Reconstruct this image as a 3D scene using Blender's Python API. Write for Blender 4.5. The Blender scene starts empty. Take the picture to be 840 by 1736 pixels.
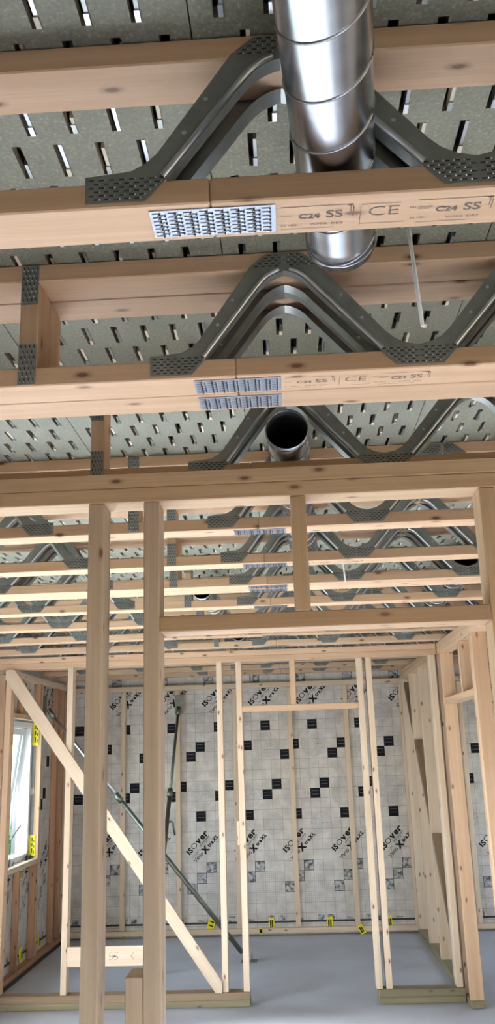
import bpy, bmesh, math, random
from mathutils import Vector, Matrix
random.seed(7)
S = bpy.context.scene
COL = S.collection
H = 1.76                                   # eye height above the floor

# ------------------------------------------------------------------ camera
def camera():
    f, th, ro, ya = 1476.0, 0.2706, -0.0312, -0.0418
    cy, sy = math.cos(ya), math.sin(ya)
    fw = Vector((sy*math.cos(th), cy*math.cos(th), math.sin(th)))
    r = Vector((cy, -sy, 0)); u = r.cross(fw)
    c, s = math.cos(ro), math.sin(ro)
    r2 = c*r + s*u; u2 = -s*r + c*u
    cd = bpy.data.cameras.new('camera'); co = bpy.data.objects.new('camera', cd); COL.objects.link(co)
    m = Matrix((r2, u2, -fw)).transposed().to_4x4(); m.translation = (0, 0, H)
    co.matrix_world = m
    cd.sensor_fit = 'VERTICAL'; cd.sensor_height = 36; cd.lens = 36*f/1736
    cd.clip_start = 0.02; cd.clip_end = 200
    S.camera = co
camera()

# ------------------------------------------------------------------ sky, sun, window daylight, added fill lamps, exposure
W = bpy.data.worlds.new('sky'); S.world = W; W.use_nodes = True
nt = W.node_tree; bg = nt.nodes['Background']
sky = nt.nodes.new('ShaderNodeTexSky'); sky.sky_type = 'NISHITA'; sky.sun_disc = False
sky.sun_elevation = math.radians(42); sky.sun_rotation = math.radians(200)
nt.links.new(sky.outputs[0], bg.inputs[0]); bg.inputs[1].default_value = 0.8
def area(name, loc, target, sx, sy, power, col, spread=180):
    l = bpy.data.lights.new(name, 'AREA'); l.shape = 'RECTANGLE'; l.size = sx; l.size_y = sy
    l.energy = power; l.color = col; l.spread = math.radians(spread)
    o = bpy.data.objects.new(name, l); COL.objects.link(o); o.location = loc
    d = Vector(target) - Vector(loc)
    o.rotation_euler = d.to_track_quat('-Z', 'Y').to_euler()
    o['kind'] = 'helper'
    return o
BLUE = (0.82, 0.91, 1.0); WARM = (1.0, 0.92, 0.82); NEUT = (1.0, 0.97, 0.95)
# lamps added outside a guessed unseen left opening for floor bounce and bright edges
area('fill_left', (-3.8, 4.3, 2.9), (-0.7, 4.3, 0.0), 2.2, 1.4, 950, (0.94, 0.965, 1.0), 42)
area('fill_left_low', (-2.64, 4.4, 1.05), (0, 4.4, 1.05), 2.6, 2.0, 72, (0.80, 0.90, 1.0))
area('fill_behind', (0.4, -3.4, 2.7), (0.4, -0.5, 0.0), 3.0, 1.2, 16, WARM, 45)  # added lamp behind the camera, aimed down so the floor bounces light
area('fill_right_floor', (4.9, 1.5, 3.6), (0.45, 1.5, 0.0), 1.3, 1.2, 295, NEUT, 30)  # added lamp beyond the unseen right wall, lighting the floor under the joists
area('fill_right', (3.45, 1.2, 1.3), (0, 1.4, 0.8), 2.0, 1.8, 26, (1.0, 0.82, 0.58))  # added warm lamp at a guessed right opening, lighting the posts' right sides
area('fill_right_far', (3.45, 8.2, 1.5), (1.2, 8.2, 1.2), 1.4, 1.3, 22, BLUE)  # added lamp at a guessed, unseen opening far right
area('daylight_window', (-3.0, 8.05, 1.5), (-1.0, 8.05, 0.9), 1.0, 1.1, 60, BLUE)
S.view_settings.view_transform = 'Standard'; S.view_settings.look = 'None'
S.view_settings.gamma = 1; S.view_settings.use_curve_mapping = False
S.view_settings.exposure = -0.06
S.cycles.use_denoising = True
S.cycles.max_bounces = 8; S.cycles.diffuse_bounces = 5; S.cycles.caustics_reflective = False; S.cycles.caustics_refractive = False

# ------------------------------------------------------------------ materials
def new_mat(name):
    m = bpy.data.materials.new(name); m.use_nodes = True
    return m, m.node_tree, m.node_tree.nodes['Principled BSDF']
def N(t, kind, **kw):
    n = t.nodes.new(kind)
    for k, v in kw.items(): setattr(n, k, v)
    return n
def plug(t, sock, v):
    if hasattr(v, 'links'): t.links.new(v, sock)
    else: sock.default_value = v
def mth(t, op, a, b=None):
    n = N(t, 'ShaderNodeMath', operation=op); plug(t, n.inputs[0], a)
    if b is not None: plug(t, n.inputs[1], b)
    return n.outputs[0]
def mix(t, fac, a, b, mode='MIX'):
    n = N(t, 'ShaderNodeMix', data_type='RGBA', blend_type=mode)
    plug(t, n.inputs[0], fac); plug(t, n.inputs[6], a); plug(t, n.inputs[7], b)
    return n.outputs[2]
def ramp(t, fac, stops):
    n = N(t, 'ShaderNodeValToRGB'); t.links.new(fac, n.inputs[0]); e = n.color_ramp.elements
    while len(e) < len(stops): e.new(0.5)
    for i, (p, c) in enumerate(stops): e[i].position = p; e[i].color = c if len(c) == 4 else (*c, 1)
    return n.outputs[0]
def bump(t, bs, h, strength=0.3, dist=0.002):
    n = N(t, 'ShaderNodeBump'); n.inputs['Strength'].default_value = strength; n.inputs['Distance'].default_value = dist
    t.links.new(h, n.inputs['Height']); t.links.new(n.outputs[0], bs.inputs['Normal'])

def wood(name, light, dark, axis, knots=0.34, rough=0.62):
    m, t, bs = new_mat(name)
    tc = N(t, 'ShaderNodeTexCoord'); oi = N(t, 'ShaderNodeObjectInfo')
    off = N(t, 'ShaderNodeVectorMath', operation='MULTIPLY_ADD')
    t.links.new(oi.outputs['Random'], off.inputs[0]); off.inputs[1].default_value = (37, 19, 53); t.links.new(tc.outputs['Object'], off.inputs[2])
    def mapped(along, across):
        mp = N(t, 'ShaderNodeMapping'); sc = [across]*3; sc[axis] = along
        mp.inputs['Scale'].default_value = sc; t.links.new(off.outputs[0], mp.inputs[0]); return mp.outputs[0]
    def noise(v, scale, det):
        n = N(t, 'ShaderNodeTexNoise'); n.inputs['Scale'].default_value = scale; n.inputs['Detail'].default_value = det
        t.links.new(v, n.inputs['Vector']); return n.outputs[0]
    g1 = noise(mapped(1.2, 26), 1.0, 5); g2 = noise(mapped(2.5, 150), 1.0, 3); g3 = noise(mapped(1.0, 1.6), 1.0, 2)
    c = ramp(t, g1, [(0.30, dark), (0.62, light)])
    c = mix(t, ramp(t, g2, [(0.35, (0.45,)*3), (0.6, (0,)*3)]), c, dark)
    # board to board variation
    vr = N(t, 'ShaderNodeHueSaturation'); t.links.new(c, vr.inputs['Color'])
    t.links.new(mth(t, 'MULTIPLY_ADD', oi.outputs['Random'], 0.24), vr.inputs['Value'])
    vr.inputs['Value'].links[0].from_node.inputs[2].default_value = 0.86
    c = mix(t, mth(t, 'MULTIPLY', g3, 0.22), vr.outputs[0], tuple(v*0.78 for v in light[:3])+(1,))
    vo = N(t, 'ShaderNodeTexVoronoi', voronoi_dimensions='2D'); vo.inputs['Scale'].default_value = 1
    # knots run right through the board: 2D cells over (length, sum of the two cross directions)
    sx = N(t, 'ShaderNodeSeparateXYZ'); t.links.new(off.outputs[0], sx.inputs[0]); oth = [k for k in range(3) if k != axis]
    cb = N(t, 'ShaderNodeCombineXYZ'); t.links.new(mth(t, 'MULTIPLY', sx.outputs[axis], 5.2), cb.inputs[0])
    t.links.new(mth(t, 'MULTIPLY', mth(t, 'ADD', sx.outputs[oth[0]], sx.outputs[oth[1]]), 13.0), cb.inputs[1])
    t.links.new(cb.outputs[0], vo.inputs['Vector'])
    sep = N(t, 'ShaderNodeSeparateColor'); t.links.new(vo.outputs['Color'], sep.inputs[0])
    on = mth(t, 'LESS_THAN', sep.outputs[0], knots)
    core = ramp(t, vo.outputs['Distance'], [(0.050, (0.95,)*3), (0.080, (0.40,)*3), (0.15, (0,)*3)])
    c = mix(t, mth(t, 'MULTIPLY', on, core), c, (0.13, 0.055, 0.025, 1))
    t.links.new(c, bs.inputs['Base Color']); bs.inputs['Roughness'].default_value = rough
    bump(t, bs, g2, 0.25, 0.0015)
    return m
PL, PD = (0.65, 0.445, 0.285, 1), (0.52, 0.33, 0.19, 1)
PINE = [wood('pine_%s' % a, PL, PD, i) for i, a in enumerate('xyz')]
WL, WD = (0.72, 0.58, 0.43, 1), (0.59, 0.44, 0.29, 1)
PALE = [wood('pale_pine_%s' % a, WL, WD, i, 0.36) for i, a in enumerate('xyz')]
RL, RD = (0.50, 0.28, 0.165, 1), (0.36, 0.19, 0.10, 1)
RED = [wood('reddish_pine_%s' % a, RL, RD, i, 0.36) for i, a in enumerate('xyz')]
TL, TD = (0.29, 0.245, 0.14, 1), (0.19, 0.165, 0.09, 1)
TREAT = [wood('treated_pine_%s' % a, TL, TD, i, 0.36) for i, a in enumerate('xyz')]
AGED = [wood('aged_yellow_pine_%s' % a, (0.50, 0.345, 0.205, 1), (0.37, 0.24, 0.13, 1), i, 0.36) for i, a in enumerate('xyz')]
WEATH = [wood('weathered_pine_%s' % a, (0.44, 0.335, 0.235, 1), (0.31, 0.225, 0.15, 1), i, 0.36) for i, a in enumerate('xyz')]
SHADED = [wood('shaded_pine_%s' % a, (0.37, 0.235, 0.13, 1), (0.27, 0.16, 0.08, 1), i, 0.36) for i, a in enumerate('xyz')]  # header wood: darker colour stands in for shade on its front
BRN = [wood('brown_board_%s' % a, (0.27, 0.185, 0.11, 1), (0.18, 0.12, 0.068, 1), i, 0.36) for i, a in enumerate('xyz')]

def plain(name, col, rough=0.6, metal=0.0, noise_amt=0.0, nscale=30, bumpd=0):
    m, t, bs = new_mat(name)
    bs.inputs['Roughness'].default_value = rough; bs.inputs['Metallic'].default_value = metal
    tc = N(t, 'ShaderNodeTexCoord'); n = N(t, 'ShaderNodeTexNoise'); n.inputs['Scale'].default_value = nscale; n.inputs['Detail'].default_value = 4
    t.links.new(tc.outputs['Object'], n.inputs['Vector'])
    lo = tuple(max(0, c*(1-noise_amt)) for c in col); hi = tuple(min(1, c*(1+noise_amt)) for c in col)
    t.links.new(ramp(t, n.outputs[0], [(0.3, lo), (0.7, hi)]), bs.inputs['Base Color'])
    if bumpd: bump(t, bs, n.outputs[0], 0.4, bumpd)
    return m
STEEL = plain('dull_galvanised_steel', (0.265, 0.278, 0.262), 0.38, 0.66, 0.12, 25)
BRIGHT = plain('bright_galvanised_steel', (0.66, 0.69, 0.73), 0.28, 1.0, 0.10, 40)
DARK = plain('punched_dark', (0.03, 0.027, 0.024), 0.8)
INK = plain('black_ink', (0.010, 0.010, 0.013), 0.7)
INK.node_tree.nodes['Principled BSDF'].inputs['Specular IOR Level'].default_value = 0.1
STAMP = plain('stamp_ink', (0.10, 0.075, 0.06), 0.8, 0, 0.5, 300)
PENCIL = plain('pencil_line', (0.36, 0.33, 0.31), 0.8)
YELLOW = plain('yellow_tape', (0.90, 0.78, 0.02), 0.5, 0, 0.1, 60, 0.002)
BLACKTAPE = plain('black_sealing_tape', (0.02, 0.02, 0.022), 0.5)
GREYPRINT = plain('grey_print', (0.25, 0.26, 0.27), 0.6, 0, 0.3, 400)
RODM = plain('white_plastic', (0.85, 0.83, 0.80), 0.4)
PROPM = plain('olive_steel_prop', (0.16, 0.17, 0.14), 0.42, 0.7, 0.2, 30)
WHITEP = plain('white_upvc', (0.80, 0.82, 0.83), 0.3)
GREYP = plain('grey_gasket', (0.10, 0.105, 0.11), 0.5)
def duct_mat():
    m, t, bs = new_mat('spiral_duct_steel')
    tc = N(t, 'ShaderNodeTexCoord'); mp = N(t, 'ShaderNodeMapping'); mp.inputs['Scale'].default_value = (3, 40, 3)
    t.links.new(tc.outputs['Object'], mp.inputs[0]); n = N(t, 'ShaderNodeTexNoise'); n.inputs['Scale'].default_value = 1; n.inputs['Detail'].default_value = 3
    t.links.new(mp.outputs[0], n.inputs['Vector'])
    t.links.new(ramp(t, n.outputs[0], [(0.3, (0.43, 0.45, 0.485)), (0.7, (0.49, 0.51, 0.55))]), bs.inputs['Base Color'])
    bs.inputs['Metallic'].default_value = 1.0
    t.links.new(ramp(t, n.outputs[0], [(0.3, (0.22,)*3), (0.7, (0.27,)*3)]), bs.inputs['Roughness'])
    return m
DUCT = duct_mat()
DUCTIN = plain('shaded_duct_inside', (0.045, 0.045, 0.048), 0.6, 0.3)  # near-black colour stands in for the shade deep inside the pipes
PLATEM = plain('bluish_galvanised_plate', (0.31, 0.34, 0.39), 0.42, 0.8, 0.1, 40)
def chip_mat():
    m, t, bs = new_mat('grey_green_chipboard')
    tc = N(t, 'ShaderNodeTexCoord'); oi = N(t, 'ShaderNodeObjectInfo')
    off = N(t, 'ShaderNodeVectorMath', operation='MULTIPLY_ADD'); t.links.new(oi.outputs['Random'], off.inputs[0]); off.inputs[1].default_value = (7, 9, 3)
    t.links.new(tc.outputs['Object'], off.inputs[2])
    def nz(sc, d):
        n = N(t, 'ShaderNodeTexNoise'); n.inputs['Scale'].default_value = sc; n.inputs['Detail'].default_value = d
        t.links.new(off.outputs[0], n.inputs['Vector']); return n.outputs[0]
    a, b = nz(160, 3), nz(7, 3)
    c = ramp(t, a, [(0.36, (0.120, 0.118, 0.084)), (0.60, (0.170, 0.168, 0.124)), (0.74, (0.29, 0.275, 0.215))])
    c = mix(t, mth(t, 'MULTIPLY', b, 0.5), c, (0.146, 0.145, 0.107, 1))
    t.links.new(c, bs.inputs['Base Color']); bs.inputs['Roughness'].default_value = 0.75
    bump(t, bs, a, 0.3, 0.001)
    return m
CHIP = chip_mat()
CHIPCUT = plain('chipboard_cut_edge', (0.20, 0.15, 0.10), 0.9, 0, 0.4, 200)
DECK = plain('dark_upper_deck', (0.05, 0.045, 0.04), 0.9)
def floor_mat():
    m, t, bs = new_mat('concrete_floor')
    tc = N(t, 'ShaderNodeTexCoord')
    def nz(sc, d, rot=None):
        n = N(t, 'ShaderNodeTexNoise'); n.inputs['Scale'].default_value = sc; n.inputs['Detail'].default_value = d
        t.links.new(tc.outputs['Object'], n.inputs['Vector']); return n.outputs[0]
    a, b, d = nz(1.7, 5), nz(45, 4), nz(9, 2)
    c = ramp(t, a, [(0.35, (0.40, 0.425, 0.47)), (0.65, (0.50, 0.53, 0.585))])
    c = mix(t, ramp(t, b, [(0.60, (0,)*3), (0.75, (0.35,)*3)]), c, (0.30, 0.31, 0.33, 1))
    c = mix(t, ramp(t, d, [(0.68, (0,)*3), (0.80, (0.4,)*3)]), c, (0.27, 0.27, 0.28, 1))
    t.links.new(c, bs.inputs['Base Color'])
    t.links.new(ramp(t, a, [(0.3, (0.42,)*3), (0.7, (0.58,)*3)]), bs.inputs['Roughness'])
    bump(t, bs, b, 0.12, 0.001)
    return m
FLOORM = floor_mat()
GX0, GZ0 = -0.333, 2.0946                   # origin of the printed 10 cm grid on the back wall
def membrane_mat(name, axis, u0):
    m, t, bs = new_mat(name)
    tc = N(t, 'ShaderNodeTexCoord'); sp = N(t, 'ShaderNodeSeparateXYZ'); t.links.new(tc.outputs['Object'], sp.inputs[0])
    u = mth(t, 'MULTIPLY', mth(t, 'SUBTRACT', sp.outputs[axis], u0), 10.0)
    v = mth(t, 'MULTIPLY', mth(t, 'SUBTRACT', GZ0, sp.outputs[2]), 10.0)
    nv = N(t, 'ShaderNodeTexNoise'); nv.inputs['Scale'].default_value = 4.5; nv.inputs['Detail'].default_value = 3; t.links.new(tc.outputs['Object'], nv.inputs['Vector'])
    u = mth(t, 'ADD', u, mth(t, 'MULTIPLY', mth(t, 'SUBTRACT', nv.outputs[0], 0.5), 0.10))
    def lines(x, k, w):
        f = mth(t, 'FRACT', mth(t, 'ADD', mth(t, 'MULTIPLY', x, k), 0.5)); return mth(t, 'LESS_THAN', mth(t, 'ABSOLUTE', mth(t, 'SUBTRACT', f, 0.5)), w)
    g = mth(t, 'MAXIMUM', lines(u, 1, 0.014), lines(v, 1, 0.014))
    fine = mth(t, 'MAXIMUM', lines(u, 5, 0.045), lines(v, 5, 0.045))
    um = mth(t, 'FLOORED_MODULO', mth(t, 'ADD', u, 1.0), 5.0)
    zone = mth(t, 'MULTIPLY', mth(t, 'LESS_THAN', um, 3.0), mth(t, 'MULTIPLY', mth(t, 'GREATER_THAN', v, 15.0), mth(t, 'LESS_THAN', v, 18.0)))
    g = mth(t, 'MAXIMUM', mth(t, 'MULTIPLY', g, 0.85), mth(t, 'MULTIPLY', mth(t, 'MULTIPLY', fine, zone), 0.6))
    n2 = N(t, 'ShaderNodeTexNoise'); n2.inputs['Scale'].default_value = 9; n2.inputs['Detail'].default_value = 6; t.links.new(tc.outputs['Object'], n2.inputs['Vector'])
    base = ramp(t, n2.outputs[0], [(0.35, (0.50, 0.465, 0.425)), (0.65, (0.65, 0.615, 0.575))])
    c = mix(t, g, base, (0.17, 0.17, 0.17, 1))
    t.links.new(c, bs.inputs['Base Color']); bs.inputs['Roughness'].default_value = 0.34
    n3 = N(t, 'ShaderNodeTexNoise'); n3.inputs['Scale'].default_value = 7; n3.inputs['Detail'].default_value = 4; n3.inputs['Distortion'].default_value = 1.2; t.links.new(tc.outputs['Object'], n3.inputs['Vector'])
    bump(t, bs, n3.outputs[0], 0.5, 0.018)
    return m
MEMX = membrane_mat('printed_membrane_back', 0, GX0)
MEMY = membrane_mat('printed_membrane_side', 1, 7.86)
def diagram_mat():
    m, t, bs = new_mat('printed_diagram')
    tc = N(t, 'ShaderNodeTexCoord'); n = N(t, 'ShaderNodeTexNoise'); n.inputs['Scale'].default_value = 28; n.inputs['Detail'].default_value = 2
    t.links.new(tc.outputs['Object'], n.inputs['Vector'])
    t.links.new(ramp(t, n.outputs[0], [(0.36, (0.06, 0.06, 0.065)), (0.44, (0.24, 0.24, 0.25)), (0.60, (0.50, 0.49, 0.48))]), bs.inputs['Base Color'])
    bs.inputs['Roughness'].default_value = 0.5
    return m
DIAG = diagram_mat()
def glass_mat():
    m, t, bs = new_mat('window_glass')
    tb = N(t, 'ShaderNodeBsdfTransparent'); gl = N(t, 'ShaderNodeBsdfGlossy'); gl.inputs['Roughness'].default_value = 0.03
    tb.inputs[0].default_value = (0.93, 0.97, 0.97, 1)
    ms = N(t, 'ShaderNodeMixShader'); ms.inputs[0].default_value = 0.10
    t.links.new(tb.outputs[0], ms.inputs[1]); t.links.new(gl.outputs[0], ms.inputs[2])
    t.links.new(ms.outputs[0], t.nodes['Material Output'].inputs[0])
    return m
GLASS = glass_mat()

# ------------------------------------------------------------------ helpers
def link(o, parent=None):
    COL.objects.link(o)
    if parent is not None: o.parent = parent
    return o
def obj(name, me, parent=None, loc=(0, 0, 0), rot=(0, 0, 0), kind=None):
    o = bpy.data.objects.new(name, me); o.location = loc; o.rotation_euler = rot
    if kind: o['kind'] = kind
    return link(o, parent)
def tag(o, label, cat, group=None, kind=None):
    o['label'] = label; o['category'] = cat
    if group: o['group'] = group
    if kind: o['kind'] = kind
    return o
def empty(name, loc=(0, 0, 0)):
    o = bpy.data.objects.new(name, None); o.location = loc; o.empty_display_size = 0.1
    return link(o)
def finish(bm, name, mats):
    bmesh.ops.recalc_face_normals(bm, faces=bm.faces)
    me = bpy.data.meshes.new(name); bm.to_mesh(me); bm.free()
    for m in (mats if isinstance(mats, (list, tuple)) else [mats]): me.materials.append(m)
    return me
def bm_box(bm, lo, hi, mi=0):
    x0, y0, z0 = lo; x1, y1, z1 = hi
    v = [bm.verts.new(p) for p in ((x0,y0,z0),(x1,y0,z0),(x1,y1,z0),(x0,y1,z0),(x0,y0,z1),(x1,y0,z1),(x1,y1,z1),(x0,y1,z1))]
    fs = [bm.faces.new([v[i] for i in q]) for q in ((0,3,2,1),(4,5,6,7),(0,1,5,4),(1,2,6,5),(2,3,7,6),(3,0,4,7))]
    for f in fs: f.material_index = mi
    return v, fs
def box_mesh(name, lo, hi, mat, ch=0.0025):
    bm = bmesh.new(); bm_box(bm, lo, hi)
    if ch: bmesh.ops.bevel(bm, geom=list(bm.edges), offset=ch, segments=1, affect='EDGES')
    return finish(bm, name, mat)
def board(name, lo, hi, woods, parent=None, ch=0.0025):
    """A timber from lo to hi (in parent space), origin at its middle; grain runs along its longest side."""
    lo, hi = Vector(lo), Vector(hi); c = (lo+hi)/2; d = (hi-lo)/2
    ax = max(range(3), key=lambda i: d[i])
    return obj(name, box_mesh(name, -d, d, woods[ax], ch), parent, c)
def slanted(name, a, b, width, thick, woods, normal, parent=None):
    """A board from a to b, WIDTH across, THICK along NORMAL."""
    a, b = Vector(a), Vector(b); L = (b-a).length; z = Vector(normal).normalized(); x = (b-a).normalized()
    y = z.cross(x).normalized(); z = x.cross(y)
    o = obj(name, box_mesh(name, (-L/2, -width/2, -thick/2), (L/2, width/2, thick/2), woods[0]), parent)
    m = Matrix((x, y, z)).transposed().to_4x4(); m.translation = (a+b)/2
    o.matrix_local = m
    return o
def tube_mesh(name, pts, r, mat, seg=12, bm=None, caps=True):
    own = bm is None
    if own: bm = bmesh.new()
    pts = [Vector(p) for p in pts]; rings = []
    for i, p in enumerate(pts):
        d = (pts[min(i+1, len(pts)-1)] - pts[max(i-1, 0)]).normalized()
        up = Vector((0, 0, 1)) if abs(d.z) < 0.9 else Vector((1, 0, 0))
        a = d.cross(up).normalized(); b = d.cross(a)
        rr = r[i] if isinstance(r, (list, tuple)) else r
        rings.append([bm.verts.new(p + rr*(math.cos(2*math.pi*k/seg)*a + math.sin(2*math.pi*k/seg)*b)) for k in range(seg)])
    for A, B in zip(rings, rings[1:]):
        for k in range(seg):
            f = bm.faces.new((A[k], A[(k+1) % seg], B[(k+1) % seg], B[k])); f.smooth = True
    if caps: bm.faces.new(rings[0][::-1]); bm.faces.new(rings[-1])
    return finish(bm, name, mat) if own else None
def text_mesh(body, size, mat, bold=0.0, sx=1.0, align='LEFT'):
    c = bpy.data.curves.new('t', 'FONT'); c.body = body; c.size = size; c.offset = bold; c.resolution_u = 3; c.align_x = align
    o = bpy.data.objects.new('t', c); COL.objects.link(o)
    bpy.context.view_layer.update()
    me = bpy.data.meshes.new_from_object(o.evaluated_get(bpy.context.evaluated_depsgraph_get()))
    bpy.data.objects.remove(o); bpy.data.curves.remove(c)
    me.transform(Matrix.Diagonal((sx, 1, 1, 1))); me.materials.clear(); me.materials.append(mat)
    return me
def join_meshes(name, items, mats):
    """items: (mesh, matrix, material index)"""
    bm = bmesh.new()
    for me, mx, mi in items:
        n0 = len(bm.faces); tmp = me.copy(); tmp.transform(mx); bm.from_mesh(tmp); bpy.data.meshes.remove(tmp)
        bm.faces.ensure_lookup_table()
        for f in bm.faces[n0:]: f.material_index = mi
    me = bpy.data.meshes.new(name); bm.to_mesh(me); bm.free()
    for m in mats: me.materials.append(m)
    return me

# ------------------------------------------------------------------ setting: floor, ceiling, outer walls
XL, XR, YN, YF = -2.47, 3.3, -2.6, 9.562
ZC = 2.867
fl = obj('floor', box_mesh('floor', (-2.9, -3.0, -0.2), (3.7, 10.0, 0), FLOORM, 0))
tag(fl, 'smooth blue-grey concrete floor of the unfinished room', 'floor', kind='structure')

def slotted_panel():
    """0.6 x 1.8 m slotted board; 15 rows of 7 slots really cut through it. Origin: corner, underside at z=0."""
    w, L, th = 0.5975, 1.7975, 0.022
    bm = bmesh.new()
    def q(pts, mi=0):
        f = bm.faces.new([bm.verts.new(p) for p in pts]); f.material_index = mi
    slots = []
    for r in range(15):
        y0 = r*0.12 + 0.0135; y1 = y0 + 0.093
        o = 0.012 + (0.039 if r % 2 else 0.0)
        xs = sorted(w - 0.030 - o - 0.0785*k for k in range(7))
        q([(0, r*0.12, 0), (0, y0, 0), (w, y0, 0), (w, r*0.12, 0)]); yt = min((r+1)*0.12, L)
        q([(0, y1, 0), (0, yt, 0), (w, yt, 0), (w, y1, 0)])
        px = 0
        for x in xs:
            a, b = x - 0.0085, x + 0.0085
            q([(px, y0, 0), (px, y1, 0), (a, y1, 0), (a, y0, 0)])
            for e in ([(a,y0),(a,y1)], [(a,y1),(b,y1)], [(b,y1),(b,y0)], [(b,y0),(a,y0)]):
                q([(*e[0], 0), (*e[1], 0), (*e[1], th), (*e[0], th)], 1)
            px = b; slots.append((x, y0, y1))
        q([(px, y0, 0), (px, y1, 0), (w, y1, 0), (w, y0, 0)])
    for e in ([(0,0),(w,0)], [(w,0),(w,L)], [(w,L),(0,L)], [(0,L),(0,0)]):
        q([(*e[0], 0), (*e[1], 0), (*e[1], th), (*e[0], th)], 1)
    bmesh.ops.remove_doubles(bm, verts=bm.verts, dist=1e-5)
    return finish(bm, 'panel', [CHIP, CHIPCUT]), slots
PANEL, SLOTS = slotted_panel()
CLIPW = plain('pale_wood_clip', (0.80, 0.72, 0.58), 0.6)
def clip_geo(bm, x, y0, y1, v, zo=0.0):
    """a folded strip inside a slot, against its right side, with a little foot showing below the board at the far end"""
    mi = v % 3
    s = y0 + (0.0, 0.03, 0.015, 0.05)[v % 4]
    bm_box(bm, (x+0.0012, s, zo-0.0015), (x+0.0078, y1-0.001, zo+0.020), mi)
    if v % 5 != 1: bm_box(bm, (x-0.0005, y1-0.026, zo-0.004), (x+0.0080, y1-0.004, zo-0.0016), (mi+1) % 3)
CLIPMATS = [BRIGHT, CLIPW, STEEL]
CLIPM = []
for v in range(15):
    bm = bmesh.new(); clip_geo(bm, 0, -0.0465, 0.0465, v); CLIPM.append(finish(bm, 'clip', CLIPMATS))
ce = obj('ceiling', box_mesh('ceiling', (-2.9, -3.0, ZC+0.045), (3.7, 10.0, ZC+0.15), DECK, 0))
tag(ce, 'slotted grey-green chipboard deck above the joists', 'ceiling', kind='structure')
rng = random.Random(3)
all_clips = []
for i in range(-5, 6):
    for j in range(-2, 6):
        px, py = -0.712 + 0.6*i, 1.233 - 0.0 + 1.8*j - 1.08
        if px > 3.6 or px < -3.3 or py < -1.4: continue
        far = math.hypot(px + .3, py + .9)
        p = obj('panel', PANEL, ce, (px, py, ZC))
        for (x, y0, y1) in SLOTS: all_clips.append((p, px+x, py+y0, x, y0, y1))
def in_view(x, y): return 0.93 < y < 3.3 and abs(x - 0.02) < 0.36*y + 0.12
cand = sorted((c for c in all_clips if in_view(c[1], c[2])), key=lambda c: c[2])[:300]
near = set((id(c[0]), c[3], c[4]) for c in cand)
for c in cand:
    obj('clip', CLIPM[rng.randrange(15)], c[0], (c[3], (c[4]+c[5])/2, 0))
rest = {}
for c in all_clips:
    if (id(c[0]), c[3], c[4]) in near or c[2] < 0.8 or abs(c[1]) > 0.42*c[2] + 0.3: continue
    rest.setdefault(id(c[0]), (c[0], []))[1].append(c)
for p, cs in rest.values():
    bm = bmesh.new()
    for c in cs: clip_geo(bm, c[3], c[4], c[5], rng.randrange(15))
    obj('clip_strips', finish(bm, 'clip_strips', CLIPMATS), p, kind='stuff')

def wall_mesh(name, axis, pos, thick, u0, u1, z1, holes, mat):
    """wall slab with rectangular holes; axis 0: plane of constant x, axis 1: constant y; holes (u0,u1,z0,z1)"""
    us = sorted({u0, u1, *[h[0] for h in holes], *[h[1] for h in holes]}); zs = sorted({0.0, z1, *[h[2] for h in holes], *[h[3] for h in holes]})
    bm = bmesh.new()
    for a, b in zip(us, us[1:]):
        for c, d in zip(zs, zs[1:]):
            if any(h[0] <= a and b <= h[1] and h[2] <= c and d <= h[3] for h in holes): continue
            lo, hi = ((pos, a, c), (pos+thick, b, d)) if axis == 0 else ((a, pos, c), (b, pos+thick, d))
            bm_box(bm, [min(l, h) for l, h in zip(lo, hi)], [max(l, h) for l, h in zip(lo, hi)])
    bmesh.ops.remove_doubles(bm, verts=bm.verts, dist=1e-5)
    return finish(bm, name, mat)
WIN = (7.46, 8.56, 0.885, 2.12)
wb = obj('wall_back', wall_mesh('wall_back', 1, YF, 0.2, -2.9, 3.7, ZC, [], MEMX)); tag(wb, 'far outer wall covered in printed vapour barrier with vertical battens', 'wall', kind='structure')
wl = obj('wall_left', wall_mesh('wall_left', 0, XL, -0.2, -3.0, YF, ZC, [WIN, (3.0, 5.8, 0.0, 2.3)], MEMY)); tag(wl, 'left outer wall with vapour barrier, studs and the tilted window', 'wall', kind='structure')  # the larger hole is a guessed opening for the left fill lamps
wr = obj('wall_right', wall_mesh('wall_right', 0, XR, 0.2, -3.0, YF, ZC, [(0.4, 2.38, 0.3, 2.62), (7.4, 8.9, 0.8, 2.2)], MEMY)); tag(wr, 'right outer wall behind the partition', 'wall', kind='structure')  # guessed openings, sized for the added lamps outside
wf = obj('wall_front', wall_mesh('wall_front', 1, YN, -0.2, XL, XR, ZC, [(-1.4, 2.2, 0.0, 2.45)], PINE[0])); tag(wf, 'outer wall behind the photographer with an opening added for a lamp', 'wall', kind='structure')  # unseen wall in pine to warm the bounced light; its opening is guessed

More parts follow.
